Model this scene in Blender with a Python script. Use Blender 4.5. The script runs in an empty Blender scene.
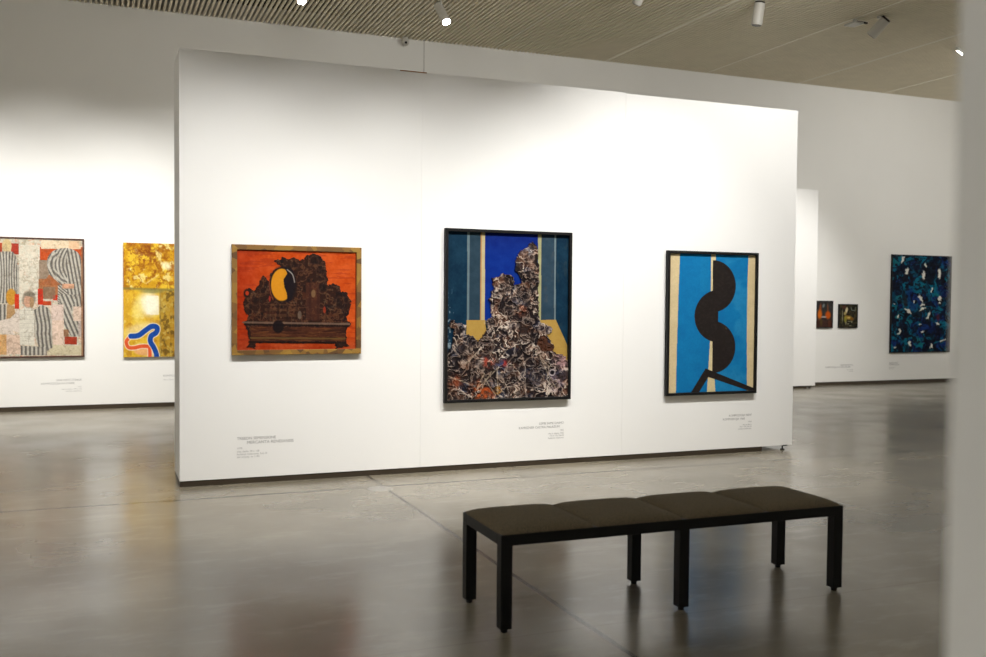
import bpy, bmesh, math
import numpy as np
from mathutils import Vector, Matrix

S = bpy.context.scene
COL = S.collection
PI = math.pi

# ------------------------------------------------------------------ helpers
def lin(c):
    return tuple(((v/255)/12.92 if v/255 <= 0.04045 else ((v/255+0.055)/1.055)**2.4) for v in c)

def new_mat(name):
    m = bpy.data.materials.new(name); m.use_nodes = True
    nt = m.node_tree
    return m, nt, nt.nodes['Principled BSDF']

def mat(name, rgb, rough=0.5, metal=0.0, spec=0.5, noise=0.0, nscale=20, bump=0.0, bscale=200, emit=None, estr=0):
    m, nt, b = new_mat(name)
    c = lin(rgb)
    b.inputs['Base Color'].default_value = (*c, 1)
    b.inputs['Roughness'].default_value = rough
    b.inputs['Metallic'].default_value = metal
    b.inputs['Specular IOR Level'].default_value = spec
    tc = nt.nodes.new('ShaderNodeTexCoord')
    if noise > 0:
        n = nt.nodes.new('ShaderNodeTexNoise'); n.inputs['Scale'].default_value = nscale
        n.inputs['Detail'].default_value = 5
        nt.links.new(tc.outputs['Object'], n.inputs['Vector'])
        mx = nt.nodes.new('ShaderNodeMix'); mx.data_type = 'RGBA'
        mx.inputs[6].default_value = (*[v*(1-noise) for v in c], 1)
        mx.inputs[7].default_value = (*[min(1, v*(1+noise)) for v in c], 1)
        nt.links.new(n.outputs['Fac'], mx.inputs[0])
        nt.links.new(mx.outputs[2], b.inputs['Base Color'])
    if bump > 0:
        n2 = nt.nodes.new('ShaderNodeTexNoise'); n2.inputs['Scale'].default_value = bscale
        nt.links.new(tc.outputs['Object'], n2.inputs['Vector'])
        bp = nt.nodes.new('ShaderNodeBump'); bp.inputs['Strength'].default_value = bump
        bp.inputs['Distance'].default_value = 0.003
        nt.links.new(n2.outputs['Fac'], bp.inputs['Height'])
        nt.links.new(bp.outputs['Normal'], b.inputs['Normal'])
    if emit:
        b.inputs['Emission Color'].default_value = (*lin(emit), 1)
        b.inputs['Emission Strength'].default_value = estr
    return m

def math_node(nt, op, a, b=None, c=None):
    n = nt.nodes.new('ShaderNodeMath'); n.operation = op
    for i, v in enumerate((a, b, c)):
        if v is None: continue
        if isinstance(v, (int, float)): n.inputs[i].default_value = v
        else: nt.links.new(v, n.inputs[i])
    return n.outputs[0]

def link_obj(name, me, m=None, parent=None, loc=None):
    o = bpy.data.objects.new(name, me); COL.objects.link(o)
    if m is not None:
        for q in (m if isinstance(m, (list, tuple)) else [m]): me.materials.append(q)
    if parent: o.parent = parent
    if loc: o.location = loc
    return o

def obj(name, bm, m, parent=None, loc=None, smooth=False):
    me = bpy.data.meshes.new(name)
    bmesh.ops.recalc_face_normals(bm, faces=bm.faces[:])
    if smooth:
        for f in bm.faces: f.smooth = True
    bm.to_mesh(me); bm.free()
    return link_obj(name, me, m, parent, loc)

def empty(name, loc, label, cat, group=None, rz=0):
    o = bpy.data.objects.new(name, None); COL.objects.link(o)
    o.location = loc; o.rotation_euler = (0, 0, rz); o.empty_display_size = 0.1
    o['label'] = label; o['category'] = cat
    if group: o['group'] = group
    return o

def tag(o, label, cat, group=None):
    o['label'] = label; o['category'] = cat
    if group: o['group'] = group
    return o

def struct(o, label=None):
    o['kind'] = 'structure'
    if label: o['label'] = label
    return o

def add_box(bm, x0, x1, y0, y1, z0, z1, bevel=0, seg=2, mi=0):
    r = bmesh.ops.create_cube(bm, size=1)
    vs = r['verts']
    for v in vs:
        v.co = Vector((x0+(v.co.x+.5)*(x1-x0), y0+(v.co.y+.5)*(y1-y0), z0+(v.co.z+.5)*(z1-z0)))
    fs = set(f for v in vs for f in v.link_faces)
    for f in fs: f.material_index = mi
    if bevel > 0:
        es = list(set(e for v in vs for e in v.link_edges))
        bmesh.ops.bevel(bm, geom=es, offset=bevel, segments=seg, profile=0.5, affect='EDGES')

def box(x0, x1, y0, y1, z0, z1, bevel=0, seg=2):
    bm = bmesh.new(); add_box(bm, x0, x1, y0, y1, z0, z1, bevel, seg); return bm

def add_cyl(bm, p0, p1, r0, r1=None, n=24, caps=True):
    p0, p1 = Vector(p0), Vector(p1); r1 = r0 if r1 is None else r1
    d = p1-p0; q = d.to_track_quat('Z', 'Y').to_matrix().to_4x4()
    M = Matrix.Translation((p0+p1)/2) @ q
    bmesh.ops.create_cone(bm, cap_ends=caps, segments=n, radius1=r0, radius2=r1, depth=d.length, matrix=M)

def cyl(p0, p1, r0, r1=None, n=24):
    bm = bmesh.new(); add_cyl(bm, p0, p1, r0, r1, n); return bm

# ------------------------------------------------------------------ measures (metres)
PY, PX0, PX1, PH, PG = 8.148, 0.584, 6.692, 3.527, 0.048   # main partition
BY, CH = 14.185, 5.465                                   # back wall, ceiling
SY, SX1 = 13.80, 11.82                                   # second partition
RX0, RX1, RY0 = -6.0, 18.0, -4.0

# ------------------------------------------------------------------ materials
def wall_material(name, rgb, seams=(), rough=0.75):
    m, nt, b = new_mat(name)
    g = nt.nodes.new('ShaderNodeNewGeometry'); sp = nt.nodes.new('ShaderNodeSeparateXYZ')
    nt.links.new(g.outputs['Position'], sp.inputs[0])
    n = nt.nodes.new('ShaderNodeTexNoise'); n.inputs['Scale'].default_value = 1.3; n.inputs['Detail'].default_value = 4
    nt.links.new(g.outputs['Position'], n.inputs['Vector'])
    c = lin(rgb)
    mx = nt.nodes.new('ShaderNodeMix'); mx.data_type = 'RGBA'
    mx.inputs[6].default_value = (*[v*0.97 for v in c], 1)
    mx.inputs[7].default_value = (*[min(1, v*1.02) for v in c], 1)
    nt.links.new(n.outputs['Fac'], mx.inputs[0])
    out = mx.outputs[2]
    for sx, hw, k in seams:
        d = math_node(nt, 'ABSOLUTE', math_node(nt, 'SUBTRACT', sp.outputs[0], sx))
        l = math_node(nt, 'LESS_THAN', d, hw)
        m2 = nt.nodes.new('ShaderNodeMix'); m2.data_type = 'RGBA'
        nt.links.new(math_node(nt, 'MULTIPLY', l, k), m2.inputs[0])
        nt.links.new(out, m2.inputs[6]); m2.inputs[7].default_value = (0.08, 0.07, 0.05, 1)
        out = m2.outputs[2]
    nt.links.new(out, b.inputs['Base Color'])
    b.inputs['Roughness'].default_value = rough
    b.inputs['Specular IOR Level'].default_value = 0.2
    n2 = nt.nodes.new('ShaderNodeTexNoise'); n2.inputs['Scale'].default_value = 160
    nt.links.new(g.outputs['Position'], n2.inputs['Vector'])
    bp = nt.nodes.new('ShaderNodeBump'); bp.inputs['Strength'].default_value = 0.08; bp.inputs['Distance'].default_value = 0.002
    nt.links.new(n2.outputs['Fac'], bp.inputs['Height']); nt.links.new(bp.outputs['Normal'], b.inputs['Normal'])
    return m

WALLC = (234, 233, 229)
M_back = wall_material('white_plaster', WALLC, seams=((4.581, 0.006, 0.6), (-3.5, 0.006, 0.5), (17.5, 0.006, 0.2)))
M_part = wall_material('white_panel_paint', (238, 237, 234))
M_near = wall_material('near_wall_paint', (228, 227, 222))
M_base = mat('dark_bronze_base', (62, 52, 40), rough=0.45, metal=0.2, noise=0.35, nscale=3)
M_black = mat('black_metal', (13, 12, 11), rough=0.5, spec=0.25)
M_frame_black = mat('black_wood_frame', (15, 14, 14), rough=0.55, spec=.25, noise=0.2, nscale=30)
M_darkwood = mat('dark_stained_frame', (72, 42, 30), rough=0.5, noise=0.3, nscale=25)
M_white = mat('white_lacquer', (196, 193, 184), rough=0.35)
M_darkcap = mat('dark_lamp_cap', (40, 32, 24), rough=0.5)
M_lens = mat('lit_lamp_lens', (255, 250, 240), rough=0.3, emit=(255, 250, 240), estr=60)
M_lensoff = mat('lamp_lens_glass', (120, 118, 112), rough=0.4)
M_text = mat('grey_vinyl_lettering', (150, 149, 148), rough=0.6)
M_textl = mat('pale_grey_vinyl_lettering', (172, 171, 170), rough=0.6)
M_wood = mat('raw_particle_board', (150, 98, 48), rough=0.8, noise=0.4, nscale=60)
M_edge = mat('canvas_edge', (180, 172, 155), rough=0.8)
M_steel = mat('grey_floor_lid', (140, 136, 128), rough=0.25, metal=0.0)

# upholstery
M_fab, nt, b = new_mat('olive_brown_wool')
tc = nt.nodes.new('ShaderNodeTexCoord')
n = nt.nodes.new('ShaderNodeTexNoise'); n.inputs['Scale'].default_value = 260; n.inputs['Detail'].default_value = 3
nt.links.new(tc.outputs['Object'], n.inputs['Vector'])
cr = nt.nodes.new('ShaderNodeValToRGB')
cr.color_ramp.elements[0].position = 0.35; cr.color_ramp.elements[0].color = (*lin((72, 64, 50)), 1)
cr.color_ramp.elements[1].position = 0.7; cr.color_ramp.elements[1].color = (*lin((118, 106, 84)), 1)
nt.links.new(n.outputs['Fac'], cr.inputs[0]); nt.links.new(cr.outputs[0], b.inputs['Base Color'])
b.inputs['Roughness'].default_value = 0.95; b.inputs['Specular IOR Level'].default_value = 0.15
bp = nt.nodes.new('ShaderNodeBump'); bp.inputs['Strength'].default_value = 0.4; bp.inputs['Distance'].default_value = 0.002
nt.links.new(n.outputs['Fac'], bp.inputs['Height']); nt.links.new(bp.outputs['Normal'], b.inputs['Normal'])

# polished concrete
M_floor, nt, b = new_mat('polished_concrete')
g = nt.nodes.new('ShaderNodeNewGeometry'); sp = nt.nodes.new('ShaderNodeSeparateXYZ')
nt.links.new(g.outputs['Position'], sp.inputs[0])
n1 = nt.nodes.new('ShaderNodeTexNoise'); n1.inputs['Scale'].default_value = 0.9; n1.inputs['Detail'].default_value = 5; n1.inputs['Roughness'].default_value = 0.5
n1.inputs['Distortion'].default_value = 0.3
nt.links.new(g.outputs['Position'], n1.inputs['Vector'])
cr = nt.nodes.new('ShaderNodeValToRGB')
cr.color_ramp.elements[0].position = 0.3; cr.color_ramp.elements[0].color = (*lin((106, 99, 85)), 1)
cr.color_ramp.elements[1].position = 0.72; cr.color_ramp.elements[1].color = (*lin((136, 128, 111)), 1)
nt.links.new(n1.outputs['Fac'], cr.inputs[0])
ns = nt.nodes.new('ShaderNodeTexNoise'); ns.inputs['Scale'].default_value = 4.5; ns.inputs['Detail'].default_value = 6; ns.inputs['Roughness'].default_value = .7
mp = nt.nodes.new('ShaderNodeMapping'); mp.inputs['Scale'].default_value = (.45, 1.3, 1); mp.inputs['Rotation'].default_value = (0, 0, .2)
nt.links.new(g.outputs['Position'], mp.inputs[0]); nt.links.new(mp.outputs[0], ns.inputs['Vector'])
sr = nt.nodes.new('ShaderNodeMapRange'); sr.inputs[1].default_value = .52; sr.inputs[2].default_value = .8; sr.inputs[3].default_value = 0; sr.inputs[4].default_value = .32
nt.links.new(ns.outputs['Fac'], sr.inputs[0])
ms = nt.nodes.new('ShaderNodeMix'); ms.data_type = 'RGBA'; nt.links.new(sr.outputs[0], ms.inputs[0])
nt.links.new(cr.outputs[0], ms.inputs[6]); ms.inputs[7].default_value = (*lin((176, 166, 150)), 1)
out = ms.outputs[2]
def wob(coord, amp):
    nn = nt.nodes.new('ShaderNodeTexNoise'); nn.inputs['Scale'].default_value = 1.5
    nt.links.new(g.outputs['Position'], nn.inputs['Vector'])
    return math_node(nt, 'ADD', coord, math_node(nt, 'MULTIPLY', math_node(nt, 'SUBTRACT', nn.outputs['Fac'], 0.5), amp))
X_, Y_ = wob(sp.outputs[0], 0.012), wob(sp.outputs[1], 0.012)
for ax, v, hw, k in ((X_, 2.14, 0.015, .75), (X_, 9.65, 0.022, .75), (X_, -5.3, 0.01, .7), (Y_, 7.64, 0.026, .72), (Y_, 4.02, 0.006, .2), (Y_, 11.3, 0.014, .5), (Y_, 0.4, 0.008, .5)):
    l = math_node(nt, 'LESS_THAN', math_node(nt, 'ABSOLUTE', math_node(nt, 'SUBTRACT', ax, v)), hw)
    m2 = nt.nodes.new('ShaderNodeMix'); m2.data_type = 'RGBA'
    nt.links.new(math_node(nt, 'MULTIPLY', l, k), m2.inputs[0])
    nt.links.new(out, m2.inputs[6]); m2.inputs[7].default_value = (0.045, 0.036, 0.026, 1)
    out = m2.outputs[2]
nt.links.new(out, b.inputs['Base Color'])
n3 = nt.nodes.new('ShaderNodeTexNoise'); n3.inputs['Scale'].default_value = 1.6; n3.inputs['Detail'].default_value = 2
nt.links.new(g.outputs['Position'], n3.inputs['Vector'])
mr = nt.nodes.new('ShaderNodeMapRange'); mr.inputs[1].default_value = .3; mr.inputs[2].default_value = .7
mr.inputs[3].default_value = 0.19; mr.inputs[4].default_value = 0.27
nt.links.new(n3.outputs['Fac'], mr.inputs[0]); nt.links.new(mr.outputs[0], b.inputs['Roughness'])
b.inputs['Specular IOR Level'].default_value = 0.8
n4 = nt.nodes.new('ShaderNodeTexNoise'); n4.inputs['Scale'].default_value = 1.3; n4.inputs['Detail'].default_value = 1
nt.links.new(g.outputs['Position'], n4.inputs['Vector'])
bp = nt.nodes.new('ShaderNodeBump'); bp.inputs['Strength'].default_value = 0.03; bp.inputs['Distance'].default_value = 0.004
nt.links.new(n4.outputs['Fac'], bp.inputs['Height']); nt.links.new(bp.outputs['Normal'], b.inputs['Normal'])

# ------------------------------------------------------------------ room shell
struct(obj('floor', box(RX0, RX1, RY0, BY+.3, -.2, 0), M_floor), 'grey polished concrete floor with thin saw-cut joints')
struct(obj('wall_back', box(RX0, RX1, BY, BY+.3, 0, 6.2), M_back), 'tall white wall behind the partitions')
struct(obj('wall_left', box(RX0-.3, RX0, RY0, BY+.3, 0, 6.2), M_back))
struct(obj('wall_right', box(RX1, RX1+.3, RY0, BY+.3, 0, 6.2), M_back))
struct(obj('wall_front', box(RX0, RX1, RY0-.3, RY0, 0, 6.2), M_near))
struct(obj('wall_near', box(0.60, 0.95, RY0, 0.5515, 0, 4.2, .004), M_near), 'white wall end close to the camera, blurred')
struct(obj('baseboard_back', box(RX0, RX1, BY-.012, BY, 0, .06), M_base), 'dark narrow skirting along the back wall')

M_slat = mat('beige_ceiling_slats', (238, 229, 206), rough=0.6, noise=0.08, nscale=4)
M_void = mat('dark_ceiling_void', (24, 20, 15), rough=0.9)
bm = bmesh.new()
pitch = 0.0665
x = RX0+.02
while x < RX1:
    add_box(bm, x, x+0.030, RY0, BY, CH, CH+.030, mi=0)
    x += pitch
for k in range(-7, 5):
    xs = 9.68+1.97*k
    if 5.5 < xs < RX1: add_box(bm, xs-.012, xs+.012, RY0, BY, CH-.0015, CH+.03, mi=2)
add_box(bm, RX0, RX1, RY0, BY+.3, CH+.22, CH+.3, mi=1)
M_seamstrip = mat('ceiling_seam_strip', (250, 245, 230), rough=0.5)
struct(obj('ceiling', bm, [M_slat, M_void, M_seamstrip]), 'beige slatted ceiling')

# ------------------------------------------------------------------ partitions
part = empty('partition_wall', (PX0, PY, 0), 'large freestanding white partition wall carrying the three framed paintings', 'partition wall')
xs = [0, 2.034, 4.074, PX1-PX0]
M_pl = wall_material('white_panel_paint_wide', (238, 237, 234))
for i in range(3):
    top = PH - (0, 0.0, .008)[i]
    obj('wall_panel', box(xs[i]+(.0004 if i else 0), xs[i+1]-(.0004 if i < 2 else 0), 0, .56, PG, top, .0008, 1), M_pl, part)
bm = box(.004, 5.73, .006, .55, 0, PG+.001)
add_box(bm, 1.92, 2.12, .004, .02, .004, PG-.004); add_box(bm, 3.97, 4.15, .004, .02, .004, PG-.004)
obj('base', bm, M_base, part)
for fx in (5.995,):
    f = bmesh.new()
    add_cyl(f, (fx, .012, 0), (fx, .012, .012), .024, .020)
    add_cyl(f, (fx, .012, .012), (fx, .012, PG+.002), .007)
    if fx > 5.9: add_box(f, fx-.004, fx+.05, -.004, .012, PG-.008, PG+.004)
    ft = obj('leveling_foot', f, M_black, part)
obj('bare_wood_chip', box(1.83, 2.075, -.0015, .05, PH-.008, PH+.001, .001, 1), M_wood, part)['label'] = 'brown bare board where the panel top is chipped'

p2 = empty('partition_wall', (8.6, SY, 0), 'smaller white partition wall standing close to the back wall, right of the large one', 'partition wall')
obj('wall_panel', box(0, SX1-8.6, 0, .2, .045, PH, .0015, 1), M_part, p2)
obj('base', box(.03, SX1-8.6-.17, .02, .18, 0, .05), M_base, p2)
for fx in (.06, SX1-8.6-.1):
    f = cyl((fx, .03, 0), (fx, .03, .012), .022); add_cyl(f, (fx, .03, .012), (fx, .03, .047), .007)
    obj('leveling_foot', f, M_black, p2)

# ------------------------------------------------------------------ bench
bench = empty('bench', (2.692, 4.325, 0), 'long low bench with four dark olive upholstered seat squares on black legs', 'bench', rz=math.radians(-.6))
hl, hd, lw = 0.986, 0.264, 0.057
for sx in (-1, 0, 1):
    for sy in (-1, 1):
        cx = sx*(hl-lw/2); cy = sy*(hd-lw/2)
        l = obj('leg', box(cx-lw/2, cx+lw/2, cy-lw/2, cy+lw/2, .018, .411, .003), M_black, bench)
        obj('foot_pad', cyl((cx, cy, 0), (cx, cy, .0185), .016), M_black, l)
bm = bmesh.new()
add_box(bm, -hl, hl, -hd, -hd+lw, .407, .460, .003)
add_box(bm, -hl, hl, hd-lw, hd, .407, .460, .003)
for cx in (-hl+lw/2, 0, hl-lw/2): add_box(bm, cx-lw/2, cx+lw/2, -hd+lw-.002, hd-lw+.002, .407, .458, .002)
obj('seat_frame', bm, M_black, bench)
def cushion(cx, w, d):
    bm = bmesh.new(); nx, ny = 20, 22
    def prof(t):      # t in -1..1 : crowned edge
        return (1-abs(t)**6)**0.45
    grid = []
    for j in range(ny+1):
        row = []
        for i in range(nx+1):
            u = math.sin((i/nx-.5)*PI); v = math.sin((j/ny-.5)*PI)
            z = .453+.034*prof(u)*prof(v)+.006*(1-u*u)*(1-v*v)
            row.append(bm.verts.new((cx+u*w/2, v*d/2, z)))
        grid.append(row)
    for j in range(ny):
        for i in range(nx): bm.faces.new((grid[j][i], grid[j][i+1], grid[j+1][i+1], grid[j+1][i]))
    edge = [grid[0][i] for i in range(nx+1)]+[grid[j][nx] for j in range(1, ny+1)]+[grid[ny][i] for i in range(nx-1, -1, -1)]+[grid[j][0] for j in range(ny-1, 0, -1)]
    bm.faces.new(list(reversed(edge)))
    return bm
cw = (2*hl)/4
for i in range(4):
    obj('seat_cushion', cushion(-hl+cw*(i+.5), cw-.001, 2*hd-.002), M_fab, bench, smooth=True)

# ------------------------------------------------------------------ raster painter (colours become a mesh attribute)
_r = np.random.RandomState(7)
_T = _r.rand(256, 256)
def vnoise(x, y, s=0):
    x = x+s*17.31; y = y+s*9.77
    xi = np.floor(x).astype(int); yi = np.floor(y).astype(int)
    fx = x-xi; fy = y-yi; fx = fx*fx*(3-2*fx); fy = fy*fy*(3-2*fy)
    a = _T[xi % 256, yi % 256]; b = _T[(xi+1) % 256, yi % 256]
    c = _T[xi % 256, (yi+1) % 256]; d = _T[(xi+1) % 256, (yi+1) % 256]
    return (a*(1-fx)+b*fx)*(1-fy)+(c*(1-fx)+d*fx)*fy
def fbm(x, y, o=4, s=0):
    t = 0; a = .5; tot = 0
    for k in range(o):
        t = t+a*vnoise(x*2**k, y*2**k, s+k*3.7); tot += a; a *= .55
    return t/tot
def sst(a, b, x):
    t = np.clip((x-a)/(b-a), 0, 1); return t*t*(3-2*t)

class Paint:
    """A picture in its own sketch coordinates: q = the sketch coordinates of its four corners (tl, tr, br, bl)."""
    def __init__(s, nx, ny, q, bg):
        s.nx, s.ny = nx, ny
        u, v = np.meshgrid(np.linspace(0, 1, nx), np.linspace(0, 1, ny))
        A = []; B = []
        for (U, V), (X, Y) in zip(((0, 0), (1, 0), (1, 1), (0, 1)), q):
            A.append([U, V, 1, 0, 0, 0, -U*X, -V*X]); B.append(X)
            A.append([0, 0, 0, U, V, 1, -U*Y, -V*Y]); B.append(Y)
        h = np.linalg.solve(np.array(A, float), np.array(B, float))
        w = h[6]*u+h[7]*v+1
        s.X = (h[0]*u+h[1]*v+h[2])/w; s.Y = (h[3]*u+h[4]*v+h[5])/w
        s.C = np.zeros((ny, nx, 3)); s.C[:] = bg; s.H = np.zeros((ny, nx))
    def mix(s, m, col):
        m = np.clip(m, 0, 1)[..., None]
        s.C = s.C*(1-m)+np.asarray(col, float)*m
    def mask(s, pts):
        X, Y = s.X, s.Y; ins = np.zeros(X.shape, bool); n = len(pts)
        for i in range(n):
            x0, y0 = pts[i]; x1, y1 = pts[(i+1) % n]
            if y0 == y1: continue
            c = ((y0 > Y) != (y1 > Y)) & (X < (x1-x0)*(Y-y0)/(y1-y0)+x0)
            ins ^= c
        return ins.astype(float)
    def poly(s, pts, col, k=1): m = s.mask(pts); s.mix(m*k, col); return m
    def rect(s, x0, y0, x1, y1, col, k=1): return s.poly(((x0, y0), (x1, y0), (x1, y1), (x0, y1)), col, k)
    def ell(s, cx, cy, rx, ry, col, k=1, rot=0, soft=.15):
        dx, dy = s.X-cx, s.Y-cy; c, n = math.cos(rot), math.sin(rot)
        r = np.hypot((dx*c+dy*n)/rx, (-dx*n+dy*c)/ry); m = 1-sst(1-soft, 1+soft, r); s.mix(m*k, col); return m
    def ring(s, cx, cy, rx, ry, w, col, k=1):
        r = np.hypot((s.X-cx)/rx, (s.Y-cy)/ry); m = np.exp(-((r-1)*(rx+ry)/2/w)**2); s.mix(m*k, col); return m
    def stroke(s, pts, w, col, k=1, edge=1.0):
        d = np.full(s.X.shape, 1e9)
        for (x0, y0), (x1, y1) in zip(pts[:-1], pts[1:]):
            L = (x1-x0)**2+(y1-y0)**2+1e-9
            t = np.clip(((s.X-x0)*(x1-x0)+(s.Y-y0)*(y1-y0))/L, 0, 1)
            d = np.minimum(d, np.hypot(s.X-x0-t*(x1-x0), s.Y-y0-t*(y1-y0)))
        m = 1-sst(w/2-edge, w/2+edge, d); s.mix(m*k, col); return m
    def mott(s, sc, amp, sd=0, m=1.0):
        n = (fbm(s.X/sc, s.Y/sc, 4, sd)-.5)*2*amp
        s.C = np.clip(s.C+(n*m)[..., None], 0, 255)

def smooth_pts(pts, n=8):
    out = []
    P = [pts[0]]+list(pts)+[pts[-1]]
    for i in range(1, len(P)-2):
        for k in range(n):
            t = k/n; a, b, c, d = P[i-1:i+3]
            out.append(tuple(0.5*((2*b[j])+(-a[j]+c[j])*t+(2*a[j]-5*b[j]+4*c[j]-d[j])*t*t+(-a[j]+3*b[j]-3*c[j]+d[j])*t**3) for j in (0, 1)))
    out.append(pts[-1]); return out

def paint_material(name, rough, spec=0.35):
    m, nt, b = new_mat(name)
    a = nt.nodes.new('ShaderNodeAttribute'); a.attribute_name = 'pigment'
    tc = nt.nodes.new('ShaderNodeTexCoord')
    nz = nt.nodes.new('ShaderNodeTexNoise'); nz.inputs['Scale'].default_value = 60; nz.inputs['Detail'].default_value = 4
    nt.links.new(tc.outputs['Object'], nz.inputs['Vector'])
    hs = nt.nodes.new('ShaderNodeHueSaturation')
    mr = nt.nodes.new('ShaderNodeMapRange'); mr.inputs[3].default_value = .88; mr.inputs[4].default_value = 1.12
    nt.links.new(nz.outputs['Fac'], mr.inputs[0]); nt.links.new(mr.outputs[0], hs.inputs['Value'])
    nt.links.new(a.outputs['Color'], hs.inputs['Color']); nt.links.new(hs.outputs['Color'], b.inputs['Base Color'])
    b.inputs['Roughness'].default_value = rough; b.inputs['Specular IOR Level'].default_value = spec
    bp = nt.nodes.new('ShaderNodeBump'); bp.inputs['Strength'].default_value = .25; bp.inputs['Distance'].default_value = .002
    nt.links.new(nz.outputs['Fac'], bp.inputs['Height']); nt.links.new(bp.outputs['Normal'], b.inputs['Normal'])
    return m
M_paint = paint_material('oil_paint', .65, .10)
M_matte = paint_material('matte_paint', .8, .2)
ALB = 0.64
def canvas(P, w, h, parent, depth, mats, alb=ALB):
    """front face of the canvas at local y = -depth, centred on x, z from -h/2 to h/2, with sides and back"""
    nx, ny = P.nx, P.ny
    u, v = np.meshgrid(np.linspace(-w/2, w/2, nx), np.linspace(h/2, -h/2, ny))
    co = np.zeros((ny*nx, 3)); co[:, 0] = u.ravel(); co[:, 2] = v.ravel()
    co[:, 1] = -depth-P.H.ravel()
    back = np.array([(-w/2, 0, h/2), (w/2, 0, h/2), (w/2, 0, -h/2), (-w/2, 0, -h/2)])
    nb = ny*nx
    allv = np.vstack([co, back])
    idx = np.arange(nx*ny).reshape(ny, nx)
    q = np.stack([idx[:-1, :-1], idx[1:, :-1], idx[1:, 1:], idx[:-1, 1:]], -1).reshape(-1, 4)
    tl, tr, br, bl = idx[0, 0], idx[0, -1], idx[-1, -1], idx[-1, 0]
    faces = q.tolist()
    faces.append(idx[0].tolist()+[nb+1, nb]); faces.append(idx[:, -1].tolist()+[nb+2, nb+1])
    faces.append(idx[-1, ::-1].tolist()+[nb+3, nb+2]); faces.append(idx[::-1, 0].tolist()+[nb, nb+3])
    faces.append([nb, nb+1, nb+2, nb+3])
    me = bpy.data.meshes.new('canvas'); me.from_pydata(allv.tolist(), [], faces)
    mi = np.zeros(len(faces), np.int32); mi[-5:] = 1; me.polygons.foreach_set('material_index', mi)
    c = np.clip(P.C/255, 0, 1); c = np.where(c <= .04045, c/12.92, ((c+.055)/1.055)**2.4)*alb
    col = np.ones((len(allv), 4)); col[:nb, :3] = c.reshape(-1, 3)
    at = me.color_attributes.new('pigment', 'FLOAT_COLOR', 'POINT'); at.data.foreach_set('color', col.ravel())
    me.update()
    return link_obj('canvas', me, mats, parent)
def frame(w, h, fw, fd, m, parent, bev=.002):
    """w,h outer size; hollow mitred frame from y=0 (wall side) to y=-fd"""
    bm = bmesh.new()
    prof = [(0, -.0), (0, -fd+bev), (bev, -fd), (fw-bev, -fd), (fw, -fd+bev), (fw, 0)]
    rings = []
    for d, y in prof:
        X, Z = w/2-d, h/2-d
        rings.append([bm.verts.new(p) for p in ((-X, y, Z), (X, y, Z), (X, y, -Z), (-X, y, -Z))])
    n = len(rings)
    for k in range(n):
        a, b2 = rings[k], rings[(k+1) % n]
        for i in range(4): bm.faces.new((a[i], a[(i+1) % 4], b2[(i+1) % 4], b2[i]))
    return obj('frame', bm, m, parent)

def painting(x0, x1, z0, z1, wall_y, label, gap=.005):
    return empty('painting', ((x0+x1)/2, wall_y-gap, (z0+z1)/2), label, 'painting'), x1-x0, z1-z0

# ---- 1: dark carved sideboard on orange -------------------------------------------------
x0, x1, z0, z1 = .99, 2.07, 1.066, 1.974
e, w, h = painting(x0, x1, z0, z1, PY, 'dark carved sideboard with yellow crescent on orange, leftmost painting on the large partition')
q = ((81, 95), (641, 108), (641, 556), (81, 568))
P = Paint(340, 290, q, (222, 88, 26))
X, Y = P.X, P.Y
P.mix(sst(300, 60, X)*.55, (184, 50, 28)); P.mix(sst(470, 560, Y)*.6, (168, 58, 26)); P.mix(sst(160, 90, Y)*.4, (222, 84, 24))
P.mott(60, 26, 1); P.mott(12, 14, 2)
P.mix((fbm(X/90, Y/9, 3, 5) > .6)*.35, (150, 42, 24))
body = [(105, 437), (128, 428), (132, 402), (120, 378), (112, 340), (118, 290), (140, 276), (162, 290), (180, 262), (195, 228), (208, 220), (222, 228), (232, 250), (240, 215), (258, 190), (290, 176), (262, 158), (254, 144), (282, 142), (298, 128), (316, 142), (350, 134), (378, 152), (400, 140), (412, 122), (436, 114), (466, 122), (492, 146), (498, 190), (508, 262), (530, 248), (556, 262), (568, 290), (596, 292), (614, 330), (608, 372), (598, 404), (602, 428), (614, 438), (598, 456), (592, 520), (612, 546), (545, 552), (538, 530), (168, 530), (166, 556), (128, 552), (140, 530), (128, 458)]
wx = X+(fbm(X/14, Y/14, 3, 9)-.5)*16; wy = Y+(fbm(X/14, Y/14, 3, 12)-.5)*16
P2 = Paint.__new__(Paint); P2.X, P2.Y = wx, wy
mb = P2.mask(body)
P.mix(mb, (52, 30, 22))
rid = np.abs(fbm(X/26, Y/26, 4, 21)-.5)*2
P.mix(mb*sst(.16, .0, rid)*.6, (136, 86, 56)); P.mix(mb*sst(.62, .75, fbm(X/30, Y/22, 4, 25))*.6, (96, 50, 30))
P.mix(mb*sst(.6, .72, fbm(X/18, Y/30, 4, 35))*.7, (26, 20, 22))
P.mix(mb*sst(.66, .78, fbm(X/12, Y/12, 3, 45))*.35, (150, 124, 96))
P.H = mb*(.0015+.003*(1-rid))
band = P.mask(((146, 456), (590, 456), (588, 520), (150, 524)))
P.mix(band*.8, (88, 46, 28)); P.mix(band*sst(.5, .62, fbm(X/50, Y/5, 3, 3))*.6, (128, 76, 40)); P.mix(band*sst(.55, .7, fbm(X/60, Y/6, 3, 8))*.8, (48, 26, 20))
P.stroke(((112, 436), (606, 440)), 9, (134, 108, 92), .8, 2); P.stroke(((118, 446), (604, 450)), 7, (30, 20, 18), .9, 2)
P.stroke(((146, 508), (590, 508)), 7, (120, 98, 48), .7, 2); P.stroke(((140, 528), (590, 528)), 9, (38, 24, 18), .9, 2)
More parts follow.
